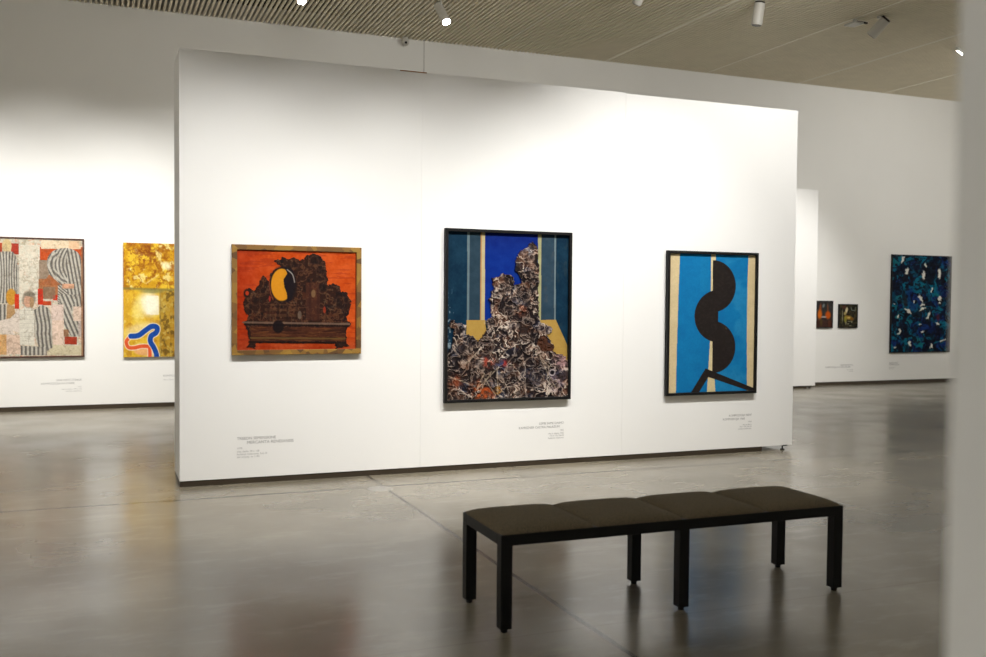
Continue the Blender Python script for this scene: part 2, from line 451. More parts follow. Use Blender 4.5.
sh = P.mask(((212, 350), (372, 350), (372, 424), (212, 424))); P.mix(sh*(np.sin(Y/4.2) > 0)*.45, (118, 76, 50)); P.mix(sh*(np.sin(X/7) > .7)*.4, (30, 20, 18))
col = P.mask(((404, 250), (470, 250), (470, 425), (404, 425))); P.mix(col*.55, (98, 52, 36)); P.mix(col*(np.sin(X/6) > .5)*.4, (48, 28, 24))
P.ell(276, 455, 26, 30, (26, 18, 20), .9)
P.ell(300, 258, 62, 84, (34, 24, 24)); P.ell(292, 260, 50, 75, (240, 160, 34), 1, 0, .05)
P.poly(((302, 175), (344, 190), (352, 260), (340, 330), (318, 342), (316, 300), (304, 270), (300, 235), (318, 208)), (32, 24, 28))
P.stroke(smooth_pts(((318, 190), (342, 212), (352, 248))), 5, (210, 200, 190), .8, 2)
P.stroke(((234, 250), (240, 300), (252, 330)), 4, (200, 90, 50), .6, 2)
P.ring(130, 300, 13, 16, 4, (40, 24, 18)); P.ell(130, 300, 8, 10, (196, 62, 28))
for cx, cy, r in ((440, 150, 22), (470, 190, 24), (350, 165, 20), (480, 270, 26), (205, 290, 18), (560, 345, 26), (165, 330, 24), (590, 330, 14)):
    P.ring(cx+3, cy, r*.9, r*1.1, 3, (120, 84, 60), .25); P.ell(cx, cy, r*.6, r*.7, (28, 20, 20), .5)
P.ell(440, 300, 10, 18, (150, 120, 80), .7); P.ell(376, 400, 9, 20, (130, 112, 96), .7); P.ell(492, 375, 6, 16, (180, 60, 34), .8); P.ell(236, 325, 4, 14, (190, 50, 40), .8)
P.rect(81, 90, 645, 104, (80, 30, 16), .5); P.rect(634, 90, 645, 570, (88, 34, 18), .6)  # frame's shadow painted into the canvas colour along top and right
canvas(P, w-.078, h-.078, e, .022, [M_paint, M_edge])
# gilt patchwork frame
M_gilt, nt, b = new_mat('patched_gilt_frame')
tc = nt.nodes.new('ShaderNodeTexCoord'); vo = nt.nodes.new('ShaderNodeTexVoronoi'); vo.inputs['Scale'].default_value = 14
nt.links.new(tc.outputs['Object'], vo.inputs['Vector'])
cr = nt.nodes.new('ShaderNodeValToRGB'); cr.color_ramp.elements[0].color = (*lin((86, 58, 26)), 1); cr.color_ramp.elements[1].color = (*lin((152, 116, 44)), 1)
cr.color_ramp.elements.new(.5).color = (*lin((118, 82, 34)), 1)
sx = nt.nodes.new('ShaderNodeSeparateColor'); nt.links.new(vo.outputs['Color'], sx.inputs[0]); nt.links.new(sx.outputs[0], cr.inputs[0])
nt.links.new(cr.outputs[0], b.inputs['Base Color']); b.inputs['Roughness'].default_value = .55
frame(w, h, .042, .034, M_gilt, e)

# ---- 2: ruin heap between blue bands ----------------------------------------------------
x0, x1, z0, z1 = 2.828, 4.08, .613, 2.17
e, w, h = painting(x0, x1, z0, z1, PY, 'tall black-framed painting of a craggy heap before deep blue, middle of the large partition')
K = 6.914
def a2(X, Y): return (440+X/K, 225+Y/K)
def b2(X, Y): return (440+X/K, 315+Y/K)
q = (a2(52, 46), a2(899, 70), b2(884, 578), b2(44, 594))
P = Paint(400, 520, q, (14, 52, 76))
X, Y = P.X, P.Y
P.mott(14, 10, 1); P.mott(2, 6, 4)
xb = (X-440)*K; ya = (Y-225)*K; yb = (Y-315)*K
def band2(xa, xc, col, k=1): P.mix(((xb > xa) & (xb < xc) & (yb < 44)).astype(float)*k, col)
lean = (ya/657)*-6
xb = xb-lean*.8
band2(207, 282, (46, 70, 86)); band2(190, 206, (140, 156, 156), .8); band2(282, 313, (214, 196, 146)); band2(282, 291, (196, 140, 84), .8)
band2(313, 682, (0, 46, 144)); band2(682, 706, (186, 182, 132)); band2(706, 798, (50, 74, 92)); band2(798, 809, (150, 164, 164), .8)
P.mix(((xb > 313) & (xb < 682)).astype(float)*sst(260, 40, ya)*.55, (12, 32, 112)); P.mix((xb > 706)*sst(.6, .8, fbm(X/3, Y/9, 3, 6))*.2, (110, 90, 80))
P.poly((b2(184, 42), b2(312, 42), b2(330, 200), b2(180, 200)), (196, 158, 78)); P.poly((b2(640, 42), b2(806, 42), b2(886, 220), b2(886, 400), b2(640, 330)), (196, 158, 78))
P.mott(6, 10, 8)
heap = [a2(*p) for p in ((366, 657), (350, 560), (340, 520), (348, 470), (366, 440), (362, 368), (392, 372), (430, 342), (478, 350), (504, 364), (512, 424), (562, 402), (540, 350), (522, 330), (516, 270), (548, 192), (570, 172), (604, 160), (620, 126), (644, 118), (664, 132), (682, 180), (684, 657))]
heap += [b2(*p) for p in ((690, 60), (740, 74), (776, 100), (776, 136), (740, 150), (770, 200), (794, 214), (780, 260), (830, 284), (868, 296), (892, 370), (892, 600), (40, 606), (40, 300), (84, 200), (96, 110), (60, 70), (84, 40), (120, 70), (150, 62), (184, 80), (176, 120), (196, 150), (246, 160), (256, 190), (296, 140), (320, 110), (316, 60), (350, 14))]
Q = Paint.__new__(Paint); Q.X = X+(fbm(X/3, Y/3, 3, 5)-.5)*4; Q.Y = Y+(fbm(X/3, Y/3, 3, 15)-.5)*4
hm = Q.mask(heap)
wxx = X+(fbm(X/7, Y/7, 3, 31)-.5)*14; wyy = Y+(fbm(X/7, Y/7, 3, 37)-.5)*14
r1 = 1-np.abs(fbm(wxx/4.2, wyy/5.8, 2, 41)-.5)*5.2
r2 = 1-np.abs(fbm(wxx/3.6+3, wyy/4.4, 2, 51)-.5)*5.5
lum = fbm(X/16, Y/16, 3, 61)
P.mix(hm, (56, 42, 38))
P.mix(hm*sst(.45, .65, fbm(X/10, Y/10, 3, 66))*.7, (30, 26, 32))
P.mix(hm*sst(.52, .66, fbm(X/9, Y/9, 3, 77))*.6, (118, 70, 46))
P.mix(hm*sst(.55, .7, fbm(X/12, Y/12, 3, 88))*.6, (46, 58, 88))
hl_ = sst(.35, .7, fbm(X/11, Y/9, 3, 95))
P.mix(hm*sst(.35, .95, r2)*.7*(.5+.5*hl_), (176, 138, 116)); P.mix(hm*sst(.55, .95, r1)*(.45+.55*hl_), (240, 222, 204)); P.mix(hm*(1-hl_)*sst(.5, .3, r1)*.6, (24, 19, 22))
P.mix(hm*sst(.1, -.6, r1)*.6, (22, 18, 20))
def tint(cx, cy, r, col, k): P.mix(hm*(1-sst(.3, 1, np.hypot((X-cx)/r, (Y-cy)/r)))*k*sst(.25, .75, fbm(X/3.5, Y/3.5, 3, cx)), col)
c = b2(290, 540); tint(c[0], c[1], 18, (208, 92, 40), .9); c = b2(330, 330); tint(c[0], c[1], 9, (200, 70, 46), .8); c = b2(100, 470); tint(c[0], c[1], 11, (176, 84, 50), .7)
c = b2(430, 370); tint(c[0], c[1], 12, (40, 62, 112), .8); c = b2(840, 330); tint(c[0], c[1], 13, (226, 178, 176), .8); c = b2(820, 480); tint(c[0], c[1], 16, (190, 160, 170), .6)
c = b2(440, 340); tint(c[0], c[1], 6, (190, 50, 40), .8); c = b2(400, 530); tint(c[0], c[1], 6, (230, 150, 40), .9); c = a2(600, 190); tint(c[0], c[1], 9, (196, 196, 206), .7)
c = b2(280, 330); tint(c[0], c[1], 10, (216, 206, 196), .6); c = a2(560, 600); tint(c[0], c[1], 9, (170, 84, 50), .5)
rng = np.random.RandomState(3)
def rg(cx, cy, rx, ry, wd, col, k):
    ox, oy = P.X, P.Y
    P.X = ox+(fbm(ox/4, oy/4, 3, cx)-.5)*5; P.Y = oy+(fbm(ox/4, oy/4, 3, cy)-.5)*5
    P.ell(cx, cy, rx*.9, ry*.9, (34, 27, 30), .45*k); P.ring(cx, cy, rx, ry, wd, col, k*.8); P.ring(cx+.25*rx, cy+.2*ry, rx*.5, ry*.5, wd*.7, (170, 140, 124), .5*k)
    P.X, P.Y = ox, oy
for (p, rr) in ((b2(140, 230), 7.5), (b2(215, 200), 5), (b2(585, 165), 4.2), (b2(640, 410), 15), (b2(490, 440), 9), (a2(570, 490), 8), (a2(436, 440), 6.5), (b2(320, 220), 8), (b2(350, 60), 5), (b2(720, 110), 5), (b2(120, 560), 7), (a2(610, 230), 5), (b2(710, 240), 6), (b2(500, 90), 5), (a2(470, 600), 5), (b2(560, 560), 6), (b2(230, 330), 6)):
    rg(p[0], p[1], rr, rr*(.85+.3*rng.rand()), .8, (198, 174, 156), .7)
p = b2(775, 410); P.ell(p[0], p[1], 3, 3, (24, 20, 26)); P.ring(p[0], p[1], 2.8, 2.8, .7, (230, 214, 214), .95)
P.poly([b2(*t) for t in ((690, 150), (740, 160), (745, 200), (792, 216), (782, 262), (700, 262), (670, 210))], (86, 52, 36)); P.stroke([b2(*t) for t in ((690, 165), (720, 205), (780, 235))], 1, (50, 30, 24), .8, .4)
for t in (((250, 520), (390, 380)), ((250, 520), (300, 410)), ((270, 540), (350, 400)), ((390, 380), (395, 560)), ((60, 430), (190, 480)), ((300, 440), (380, 560)), ((180, 340), (250, 270)), ((660, 260), (760, 380)), ((700, 330), (800, 520))):
    P.stroke([b2(*t[0]), b2(*t[1])], 1.2, (206, 186, 160), .65, .5)
P.mix((1-hm)*(xb < 100)*sst(.62, .72, fbm(X/2, Y/4, 3, 71))*sst(380, 640, ya)*.8, (176, 190, 196))
P.H = hm*(.004+.010*np.clip(r1, 0, 1)+.012*lum)
canvas(P, w-.050, h-.050, e, .016, [M_paint, M_edge])
frame(w, h, .0265, .045, M_frame_black, e)

# ---- 3: black undulating form on blue ---------------------------------------------------
x0, x1, z0, z1 = 5.125, 6.195, .609, 2.034
e, w, h = painting(x0, x1, z0, z1, PY, 'black-framed abstract of a black wavy form on bright blue, rightmost on the large partition')
q = ((63, 51), (390, 62), (386, 584), (56, 592))
P = Paint(360, 500, q, (226, 204, 158))
X, Y = P.X, P.Y
P.poly(((104, 40), (98, 200), (92, 420), (88, 600), (362, 600), (360, 400), (358, 250), (364, 40)), (0, 122, 184))
P.mix(P.mask(((238, 40), (362, 40), (358, 600), (240, 600)))*sst(.42, .66, fbm(X/60, Y/60, 3, 4))*.7, (40, 142, 196))
P.mix(P.mask(((180, 40), (216, 40), (216, 200), (180, 200)))*.25, (30, 140, 190))
P.poly(((221, 40), (239, 40), (239, 300), (221, 300)), (232, 214, 166)); P.poly(((219, 380), (230, 380), (231, 440), (236, 520), (241, 600), (207, 600), (213, 500), (216, 440)), (232, 214, 166))
P.mott(30, 8, 1); P.mott(5, 5, 2)
BL = (34, 27, 24)
def half(cx, cy, rx, ry, side):
    P.mix(((np.hypot((X-cx)/rx, (Y-cy)/ry) < 1) & ((X-cx)*side >= -1)).astype(float), BL)
half(229, 179, 87, 100, 1); half(249, 294, 90, 101, -1); half(229, 414, 87, 101, 1); P.poly(((229, 200), (249, 200), (249, 400), (229, 400)), BL)
P.poly(((146, 590), (176, 592), (213, 530), (388, 592), (392, 576), (202, 496)), BL)
P.mix((P.C.sum(-1) < 110)*sst(.4, .8, fbm(X/8, Y/8, 3, 9))*.35, (56, 46, 42))
canvas(P, w-.050, h-.050, e, .020, [M_matte, M_edge], 0.78)
frame(w, h, .0265, .045, M_frame_black, e)

# ---- 4: striped figures collage (far left) ----------------------------------------------
x1, z0, z1 = -.208, .712, 2.302; x0 = x1-1.52
e, w, h = painting(x0, x1, z0, z1, BY, 'large collage-like painting of striped grey jackets and white shirt, leftmost on the back wall')
K = 10.11
def S1(X, Y): return (X, Y)
def S2(X, Y): return (X, Y+606.6)          # second sketch sheet lies 60 px lower
xl = 842-842*1.52/1.02
q = ((xl, 22), (836, 50), (836, 1210), (xl, 1236))
P = Paint(420, 420, q, (206, 198, 178))
X, Y = P.X, P.Y
P.mix(sst(.5, .62, fbm(X/40, Y/40, 4, 1))*.7, (222, 196, 170)); P.mix(sst(.58, .7, fbm(X/30, Y/30, 4, 11))*.6, (176, 168, 140)); P.mix(sst(.64, .74, fbm(X/22, Y/22, 4, 14))*.6, (198, 110, 80))
G, D, RD = (188, 182, 168), (106, 101, 95), (168, 66, 36)
def R_(a, b, c, d, col, k=1, s=S1): p0 = s(a, b); p1 = s(c, d); return P.rect(p0[0], p0[1], p1[0], p1[1], col, k)
def stripes(m, phase, per, g=G, dk=D): P.mix(m, g); P.mix(m*sst(-.2, .35, np.sin(phase*2*PI/per)), dk)
R_(-420, 80, 35, 175, RD); R_(120, 85, 200, 195, (168, 54, 36)); R_(200, 100, 405, 660, (214, 208, 190), .7)
R_(408, 118, 836, 250, (186, 76, 30)); R_(400, 250, 600, 440, (150, 130, 110)); R_(395, 440, 600, 640, (160, 92, 48), .85); R_(385, 540, 436, 700, (196, 48, 24)); R_(536, 600, 604, 655, (200, 50, 26))
R_(420, 55, 818, 138, (222, 200, 168)); R_(700, 60, 800, 134, (226, 180, 140), .7)
P.ell(80, 110, 48, 70, (206, 182, 132)); P.ell(-240, 110, 44, 70, (206, 182, 132))
m = P.mask(((-90, 240), (-20, 175), (60, 165), (140, 170), (185, 240), (185, 690), (-90, 690))); stripes(m, X+30*np.sin((Y-170)/150)*(X-80)/90, 33)
m = P.mask(((-400, 240), (-330, 175), (-250, 160), (-170, 180), (-120, 240), (-120, 800), (-400, 800))); stripes(m, X+24*np.sin(Y/120), 36)
m = P.mask(((172, 300), (200, 300), (200, 660), (172, 660))); stripes(m, X, 28)
P.ell(120, 625, 52, 84, (196, 140, 48)); R_(155, -10, 200, 135, (200, 56, 28), 1, S2)
m = P.mask(smooth_pts([(478, 300), (490, 220), (540, 160), (620, 132), (720, 136), (800, 190), (820, 290), (822, 720), (600, 720), (585, 500), (510, 410), (478, 300)]))
ph = np.where(X < 640+(Y-300)*.25, 240-np.hypot((X-700+(Y-300)*.0)/1.0, (Y-290)/1.0)*1.0+0*X, X*1.0)
stripes(m, X*1.0+np.where(X < 680, ((Y-290)/14)**2*.45*np.sign(-1)+(Y-300)*-.35*0, (Y-300)*-.18), 37)
P.poly(((500, 395), (470, 440), (400, 500), (590, 500), (620, 498)), (164, 96, 56), .9)
P.stroke(smooth_pts([(556, 180), (500, 250), (500, 330), (560, 420), (640, 480)]), 18, G, 1, 3); P.stroke(smooth_pts([(575, 190), (522, 260), (524, 330), (585, 410), (660, 465)]), 13, D, 1, 3); P.stroke(smooth_pts([(595, 200), (548, 265), (548, 330), (605, 400), (670, 450)]), 13, G, 1, 3)
R_(630, 488, 750, 536, (212, 160, 126))
R_(440, 520, 560, 640, (128, 110, 92), .7)
# second sheet
m = P.mask([S2(*p) for p in ((-90, 90), (74, 90), (60, 290), (-90, 290))]); stripes(m, X, 42)
P.poly([S2(*p) for p in ((76, 90), (150, 110), (160, 180), (90, 250), (70, 240))], (176, 140, 96))
P.poly([S2(*p) for p in ((-60, 270), (120, 230), (190, 140), (206, 170), (204, 380), (120, 350), (160, 400), (-60, 380))], (214, 200, 186))
m = P.mask([S2(*p) for p in ((600, -10), (822, -10), (720, 120), (742, 250), (824, 262), (822, 412), (720, 412), (640, 290))]); stripes(m, X-(Y-606)*.42, 44)
R_(740, 110, 822, 250, (218, 192, 172), 1, S2); R_(520, 90, 642, 250, (218, 196, 182), 1, S2); R_(520, 250, 644, 496, (222, 196, 176), 1, S2); R_(436, 56, 520, 100, (196, 70, 30), 1, S2); R_(385, -10, 440, 82, (196, 48, 24), 1, S2)
R_(642, 340, 690, 412, (140, 92, 58), .8, S2); R_(650, 414, 776, 492, (168, 58, 34), 1, S2); R_(790, 250, 822, 412, (196, 180, 170), .8, S2)
R_(-200, 396, 70, 600, (214, 158, 92), .8, S2); R_(70, 400, 212, 592, (218, 190, 168), 1, S2); R_(480, 500, 826, 600, (204, 192, 160), 1, S2)
P.poly([S2(*p) for p in ((206, 150), (260, 110), (345, 140), (350, 500), (206, 500), (200, 300))], (214, 208, 192)); P.mix(P.mask([S2(*p) for p in ((206, 150), (345, 140), (350, 500), (206, 500))])*sst(.85, 1, np.sin(Y/7))*.35, (150, 140, 130))
m = P.mask([S2(*p) for p in ((345, 150), (420, 92), (500, 130), (526, 250), (528, 420), (534, 520), (470, 566), (400, 540), (352, 420))]); stripes(m, X+14*np.sin((Y-606)/70)-np.where(Y > 990, (Y-990)*.3, 0), 40)
m = P.mask([S2(*p) for p in ((212, 508), (472, 520), (470, 604), (212, 604))]); stripes(m, X, 42)
p = S2(295, 60); P.ell(p[0], p[1]-20, 66, 86, (150, 136, 118)); P.ell(p[0]-8, p[1], 40, 60, (204, 156, 128)); P.ell(p[0]+30, p[1]+10, 22, 56, (168, 134, 96)); P.ell(p[0]+10, p[1]-70, 56, 22, (120, 112, 96), .9)
P.mix(sst(.16, .03, np.abs(fbm(X/55, Y/55, 4, 71)-.5)*2)*.22*(fbm(X/120, Y/120, 2, 7) > .42), (96, 84, 70))
P.rect(818, 130, 850, 1240, (150, 100, 66), .7); P.mott(8, 22, 3); P.mott(26, 14, 6)
canvas(P, w-.036, h-.036, e, .022, [M_matte, M_edge], 0.8)
frame(w, h, .019, .034, M_darkwood, e)

# ---- 5: golden painting with blue ribbon -------------------------------------------------
x0, z0, z1 = .283, .700, 2.270; x1 = x0+1.18
e, w, h = painting(x0, x1, z0, z1, BY, 'unframed golden yellow painting with a blue ribbon curve, partly hidden behind the large partition')
xr = 22+(1.18/.646)*266
q = ((22, 18), (xr, 30), (xr, 606), (20, 636))
P = Paint(300, 330, q, (208, 156, 28))
X, Y = P.X, P.Y
P.mix(sst(.45, .65, fbm(X/60, Y/60, 4, 2)), (232, 192, 52)); P.mix(sst(.52, .68, fbm(X/34, Y/34, 4, 8))*.8, (160, 96, 14)); P.mix(sst(.62, .75, fbm(X/40, Y/40, 4, 18))*.8, (242, 226, 150))
P.mix(sst(.14, .0, np.abs(fbm(X/30, Y/30, 4, 28)-.5)*2)*(Y < 262)*sst(240, 120, np.abs(X-150))*.7, (138, 72, 16))
up = (Y < 230)*sst(90, 30, np.hypot(X-150, (Y-80)*.9)); P.mix(up*sst(.4, .6, fbm(X/12, Y/12, 3, 5))*.7, (130, 62, 16))
P.stroke(((150, 235), (215, 190), (205, 195)), 8, (240, 214, 130), .7, 3); P.ell(260, 140, 28, 20, (246, 238, 200), .8, .4, .5)
low = (Y > 268).astype(float); P.mix(low*.4, (222, 178, 56))
P.ell(165, 345, 60, 62, (250, 246, 216), .95, 0, .5); P.rect(150, 300, 218, 400, (250, 248, 226), .7); P.ell(100, 380, 30, 60, (246, 226, 130), .7, 0, .6); P.ell(110, 480, 90, 30, (250, 232, 170), .7, -.3, .6)
P.mix(low*(X > 222)*.65, (160, 122, 40)); P.mix(low*(X > 222)*sst(.5, .65, fbm(X/16, Y/20, 4, 33))*.7, (96, 72, 26)); P.mix(low*(X > 222)*sst(.6, .7, fbm(X/16, Y/20, 4, 43))*.7, (206, 180, 90))
P.stroke(((20, 264), (xr, 268)), 12, (132, 120, 58), .8, 4); P.ell(180, 276, 60, 10, (128, 132, 84), .7, 0, .5); P.rect(222, 268, 232, 620, (150, 130, 70), .4)
P.ell(130, 600, 50, 20, (238, 176, 120), .9, 0, .3)
o1 = smooth_pts([(52, 528), (36, 552), (48, 580), (80, 582), (120, 572), (160, 572), (168, 590), (168, 640)])
P.stroke(o1, 28, (244, 232, 214), .9, 2); P.stroke(o1, 20, (226, 92, 46), 1, 2)
b1 = smooth_pts([(62, 520), (105, 514), (145, 485), (180, 463), (208, 468), (204, 494), (176, 515), (172, 545), (190, 575), (204, 610), (206, 640)])
P.stroke(b1, 37, (240, 236, 220), .8, 2); P.stroke(b1, 28, (20, 72, 158), 1, 2)
P.mott(8, 14, 2)
canvas(P, w, h, e, .035, [M_matte, M_edge], 0.86)

# ---- 6: blue-teal abstract (right) -------------------------------------------------------
x0, x1, z0, z1 = 13.89, 15.40, .580, 2.450
e, w, h = painting(x0, x1, z0, z1, BY, 'large dark blue and teal abstract with white flecks, far right on the back wall')
q = ((50, 30), (405, 40), (390, 610), (36, 612))
P = Paint(260, 380, q, (10, 22, 48))
X, Y = P.X, P.Y
wx = X+(fbm(X/40, Y/40, 3, 2)-.5)*80; wy = Y+(fbm(X/40, Y/40, 3, 7)-.5)*60
P.mix(sst(.5, .62, fbm(wx/34, wy/60, 4, 1)), (14, 48, 112)); P.mix(sst(.47, .58, fbm(wx/28, wy/50, 4, 9))*.95, (0, 112, 142)); P.mix(sst(.63, .72, fbm(wx/26, wy/30, 4, 19))*.8, (24, 124, 130)); P.mix(sst(.55, .68, fbm(wx/36, wy/40, 4, 29))*.9, (8, 12, 26))
for t in (((110, 200), (105, 300), (150, 370)), ((260, 200), (262, 300)), ((200, 380), (260, 400), (300, 430)), ((70, 440), (80, 540)), ((150, 90), (180, 160)), ((340, 80), (360, 100)), ((360, 330), (390, 300)), ((50, 250), (60, 320))):
    P.stroke([(a+12*math.sin(bb/20), bb) for a, bb in t], 26, (0, 108, 140), .6, 9)
for t in (((150, 250), (170, 340)), ((280, 480), (330, 500)), ((340, 240), (360, 260)), ((180, 460), (200, 500))): P.stroke(t, 50, (16, 34, 104), .6, 14)
Qd = [(135, 130, 9, 24, .2), (108, 58, 6, 22, .3), (232, 150, 9, 34, .1), (248, 92, 5, 18, -.2), (330, 140, 12, 34, .1), (218, 290, 9, 32, -.5), (228, 330, 20, 7, -.6), (140, 365, 34, 8, .7), (262, 392, 10, 32, .3), (230, 355, 24, 7, -.3), (336, 290, 8, 14, 0), (330, 318, 6, 8, 0), (88, 486, 7, 22, .3), (82, 400, 5, 14, 0), (150, 562, 7, 22, -.3), (280, 580, 6, 16, -.4), (232, 492, 14, 6, -.5), (318, 440, 14, 6, .2), (350, 540, 20, 6, -.4), (212, 450, 8, 4, 0), (285, 240, 5, 10, 0), (60, 320, 8, 5, 0), (180, 310, 5, 8, 0), (60, 585, 6, 5, 0)]
Xo, Yo = P.X, P.Y; P.X = Xo+(fbm(Xo/15, Yo/15, 3, 3)-.5)*26; P.Y = Yo+(fbm(Xo/15, Yo/15, 3, 13)-.5)*26
for cx, cy, rx, ry, ro in Qd:
    P.ell(cx+8, cy+4, rx*1.2, ry*1.1, (8, 10, 18), .8, ro, .3); P.ell(cx, cy, rx*.9, ry*.9, (240, 240, 228), 1, ro, .3)
P.X, P.Y = Xo, Yo
P.mix(sst(.50, .58, fbm(wx/13, wy/20, 3, 55))*.75*(P.C.sum(-1) < 420), (8, 12, 26)); P.mott(12, 26, 5)
P.ell(322, 405, 9, 22, (110, 30, 50), .6, 0, .5); P.ell(125, 310, 12, 30, (40, 28, 30), .7, 0, .5)
canvas(P, w-.03, h-.03, e, .03, [M_paint, M_edge], 0.8)
frame(w, h, .016, .036, M_frame_black, e)

#--78: the two small ones ------------------------------------------------------------
x0, x1, z0, z1 = 11.95, 12.51, 1.060, 1.560
e, w, h = painting(x0, x1, z0, z1, BY, 'small dark painting with two orange flame-like shapes, beside the second partition edge')
xl = 392-(w/.39)*290
q = ((xl, 100), (394, 100), (380, 540), (xl, 540))
P = Paint(120, 110, q, (50, 48, 46))
X, Y = P.X, P.Y
P.mix(sst(380, 450, Y), (64, 40, 34)); P.mott(40, 16, 1)
P.ell(170, 240, 20, 100, (160, 80, 40), .8, .1, .4); P.ell(165, 325, 38, 78, (206, 104, 26), 1, 0, .5); P.ell(305, 230, 14, 90, (130, 80, 50), .8, 0, .4); P.ell(308, 335, 46, 66, (196, 84, 16), 1, 0, .4); P.ell(230, 175, 18, 34, (120, 128, 126), .9, .3, .4)
P.ell(235, 368, 44, 16, (176, 160, 154), .9, 0, .4); P.ell(235, 395, 40, 14, (26, 22, 28), .9, 0, .4); P.ell(40, 320, 40, 80, (190, 90, 30), .8, 0, .4); P.ell(190, 460, 24, 60, (88, 70, 30), .7, 0, .4); P.ell(330, 470, 24, 60, (96, 50, 30), .7, 0, .4)
canvas(P, w-.02, h-.02, e, .02, [M_paint, M_edge], 0.8); frame(w, h, .014, .028, M_frame_black, e)

x0, x1, z0, z1 = 12.645, 13.092, 1.060, 1.502
e, w, h = painting(x0, x1, z0, z1, BY, 'small dark painting with an olive-gold figure, left of the large blue abstract')
q = ((485, 152), (802, 158), (788, 540), (478, 540))
P = Paint(120, 120, q, (44, 42, 32))
X, Y = P.X, P.Y
P.mix(sst(.5, .62, fbm(X/30, Y/40, 4, 3))*.7, (96, 84, 50)); P.mix(sst(.58, .68, fbm(X/22, Y/26, 4, 13))*.7, (24, 20, 20)); P.ell(570, 200, 34, 34, (96, 52, 44), .8, 0, .4)
P.ell(612, 250, 20, 50, (238, 222, 176), 1, .2, .3); P.ell(585, 305, 24, 30, (206, 184, 116), .9, .3, .4); P.ell(640, 375, 70, 36, (190, 150, 54), .9, .2, .4); P.ell(650, 378, 26, 14, (236, 206, 120), .9, 0, .4); P.ell(590, 410, 24, 50, (176, 168, 60), .8, 0, .4); P.ell(700, 400, 30, 26, (150, 96, 30), .9, 0, .4)
P.ell(640, 325, 22, 20, (40, 24, 18), .9, 0, .4); P.stroke(((690, 200), (700, 250), (760, 260), (770, 200)), 12, (150, 160, 140), .8, 4)
for t in ((636, 482, 16, 8), (672, 515, 24, 6), (700, 450, 10, 20), (600, 470, 8, 30), (540, 350, 5, 120), (660, 440, 30, 6)): P.ell(*t, (196, 190, 150), .8, 0, .4)
canvas(P, w-.02, h-.02, e, .02, [M_paint, M_edge]); frame(w, h, .012, .028, M_frame_black, e)

# ------------------------------------------------------------------ vinyl wall texts
def wall_text(lines, x, z, y, align, label):
    """lines: (text, size, dz, dx, material index); x,z = top anchor"""
    e = empty('wall_text', (x, y, z), label, 'wall text')
    for txt, size, dz, dx, mi in lines:
        cu = bpy.data.curves.new('t', 'FONT'); cu.body = txt; cu.size = size; cu.align_x = align
        cu.extrude = .0004; cu.resolution_u = 2
        o = bpy.data.objects.new('t', cu); COL.objects.link(o)
        bpy.context.view_layer.update()
        me = bpy.data.meshes.new_from_object(o.evaluated_get(bpy.context.evaluated_depsgraph_get()))
        m2 = bpy.data.meshes.new('text_line')
        m2.from_pydata([(v.co.x+dx, -v.co.z-.0006, v.co.y-dz) for v in me.vertices], [], [tuple(p.vertices) for p in me.polygons])
        bpy.data.objects.remove(o); bpy.data.curves.remove(cu); bpy.data.meshes.remove(me)
        link_obj('text_line', m2, (M_text, M_textl)[mi], e)
    return e

wall_text((('TREEDN SEMENSKINE', .033, 0, 0, 0), ('MERCANTA RENESANSIS', .035, .036, .08, 0), ('1970', .022, .078, 0, 1), ('olej, deska, 90 x 108', .022, .104, 0, 1), ('kolekcja malarstwa, Sala III', .023, .127, 0, 1), ('dar artysty, nr 1182', .023, .150, 0, 1)),
          1.035, .364, PY, 'LEFT', 'grey lettering on the large partition under the orange sideboard painting')
wall_text((('LEMB SAME DAIMO', .030, 0, 0, 0), ('KAPRIZNER CASTRA PALAZUM', .030, .034, -.045, 0), ('1965', .021, .066, 0, 1), ('olej na desce, 1965', .021, .094, 0, 1), ('156 x 125, Sala III', .021, .115, 0, 1), ('kolekcja malarstwa', .021, .137, 0, 1)),
          4.035, .378, PY, 'RIGHT', 'grey lettering on the large partition under the craggy heap painting')
wall_text((('KOMPOZICIJA NEW', .031, 0, 0, 0), ('KOMPOZICIJA 1968', .031, .036, -.085, 0), ('1968', .022, .066, 0, 1), ('olej na desce', .021, .094, 0, 1), ('142 x 107, Sala III', .021, .115, 0, 1), ('kolekcja malarstwa', .021, .136, 0, 1)),
          6.175, .372, PY, 'RIGHT', 'grey lettering on the large partition under the black and blue abstract')
wall_text((('SINE NETE STINGE', .038, 0, 0, 0), ('KOMPOZICIJA IN STRIPE', .038, .044, -.09, 0), ('1971', .026, .090, 0, 1), ('olej na desce, 159 x 152', .026, .118, 0, 1), ('kolekcja malarstwa', .026, .146, 0, 1)),
          -.245, .390, BY, 'RIGHT', 'faint lettering on the back wall under the striped jackets collage')
wall_text((('KOMPOZICIJA', .038, 0, 0, 0), ('olej na desce', .026, .05, 0, 1)), .80, .420, BY, 'LEFT', 'faint lettering on the back wall under the golden painting')
wall_text((('PINTURE SOTTO', .040, 0, 0, 0), ('KOMPOZICIJA IN TONE OSCURE', .040, .034, -.06, 0), ('olej na desce', .028, .080, 0, 1), ('kolekcja', .028, .110, 0, 1)),
          13.03, .352, BY, 'RIGHT', 'faint lettering on the back wall under the two small dark paintings')
wall_text((('AZUR NOCE', .040, 0, 0, 0), ('KOMPOZICIJA', .040, .034, 0, 0), ('olej na desce', .028, .080, 0, 1), ('187 x 151', .028, .110, 0, 1)),
          13.90, .375, BY, 'LEFT', 'faint lettering on the back wall under the blue and teal abstract')

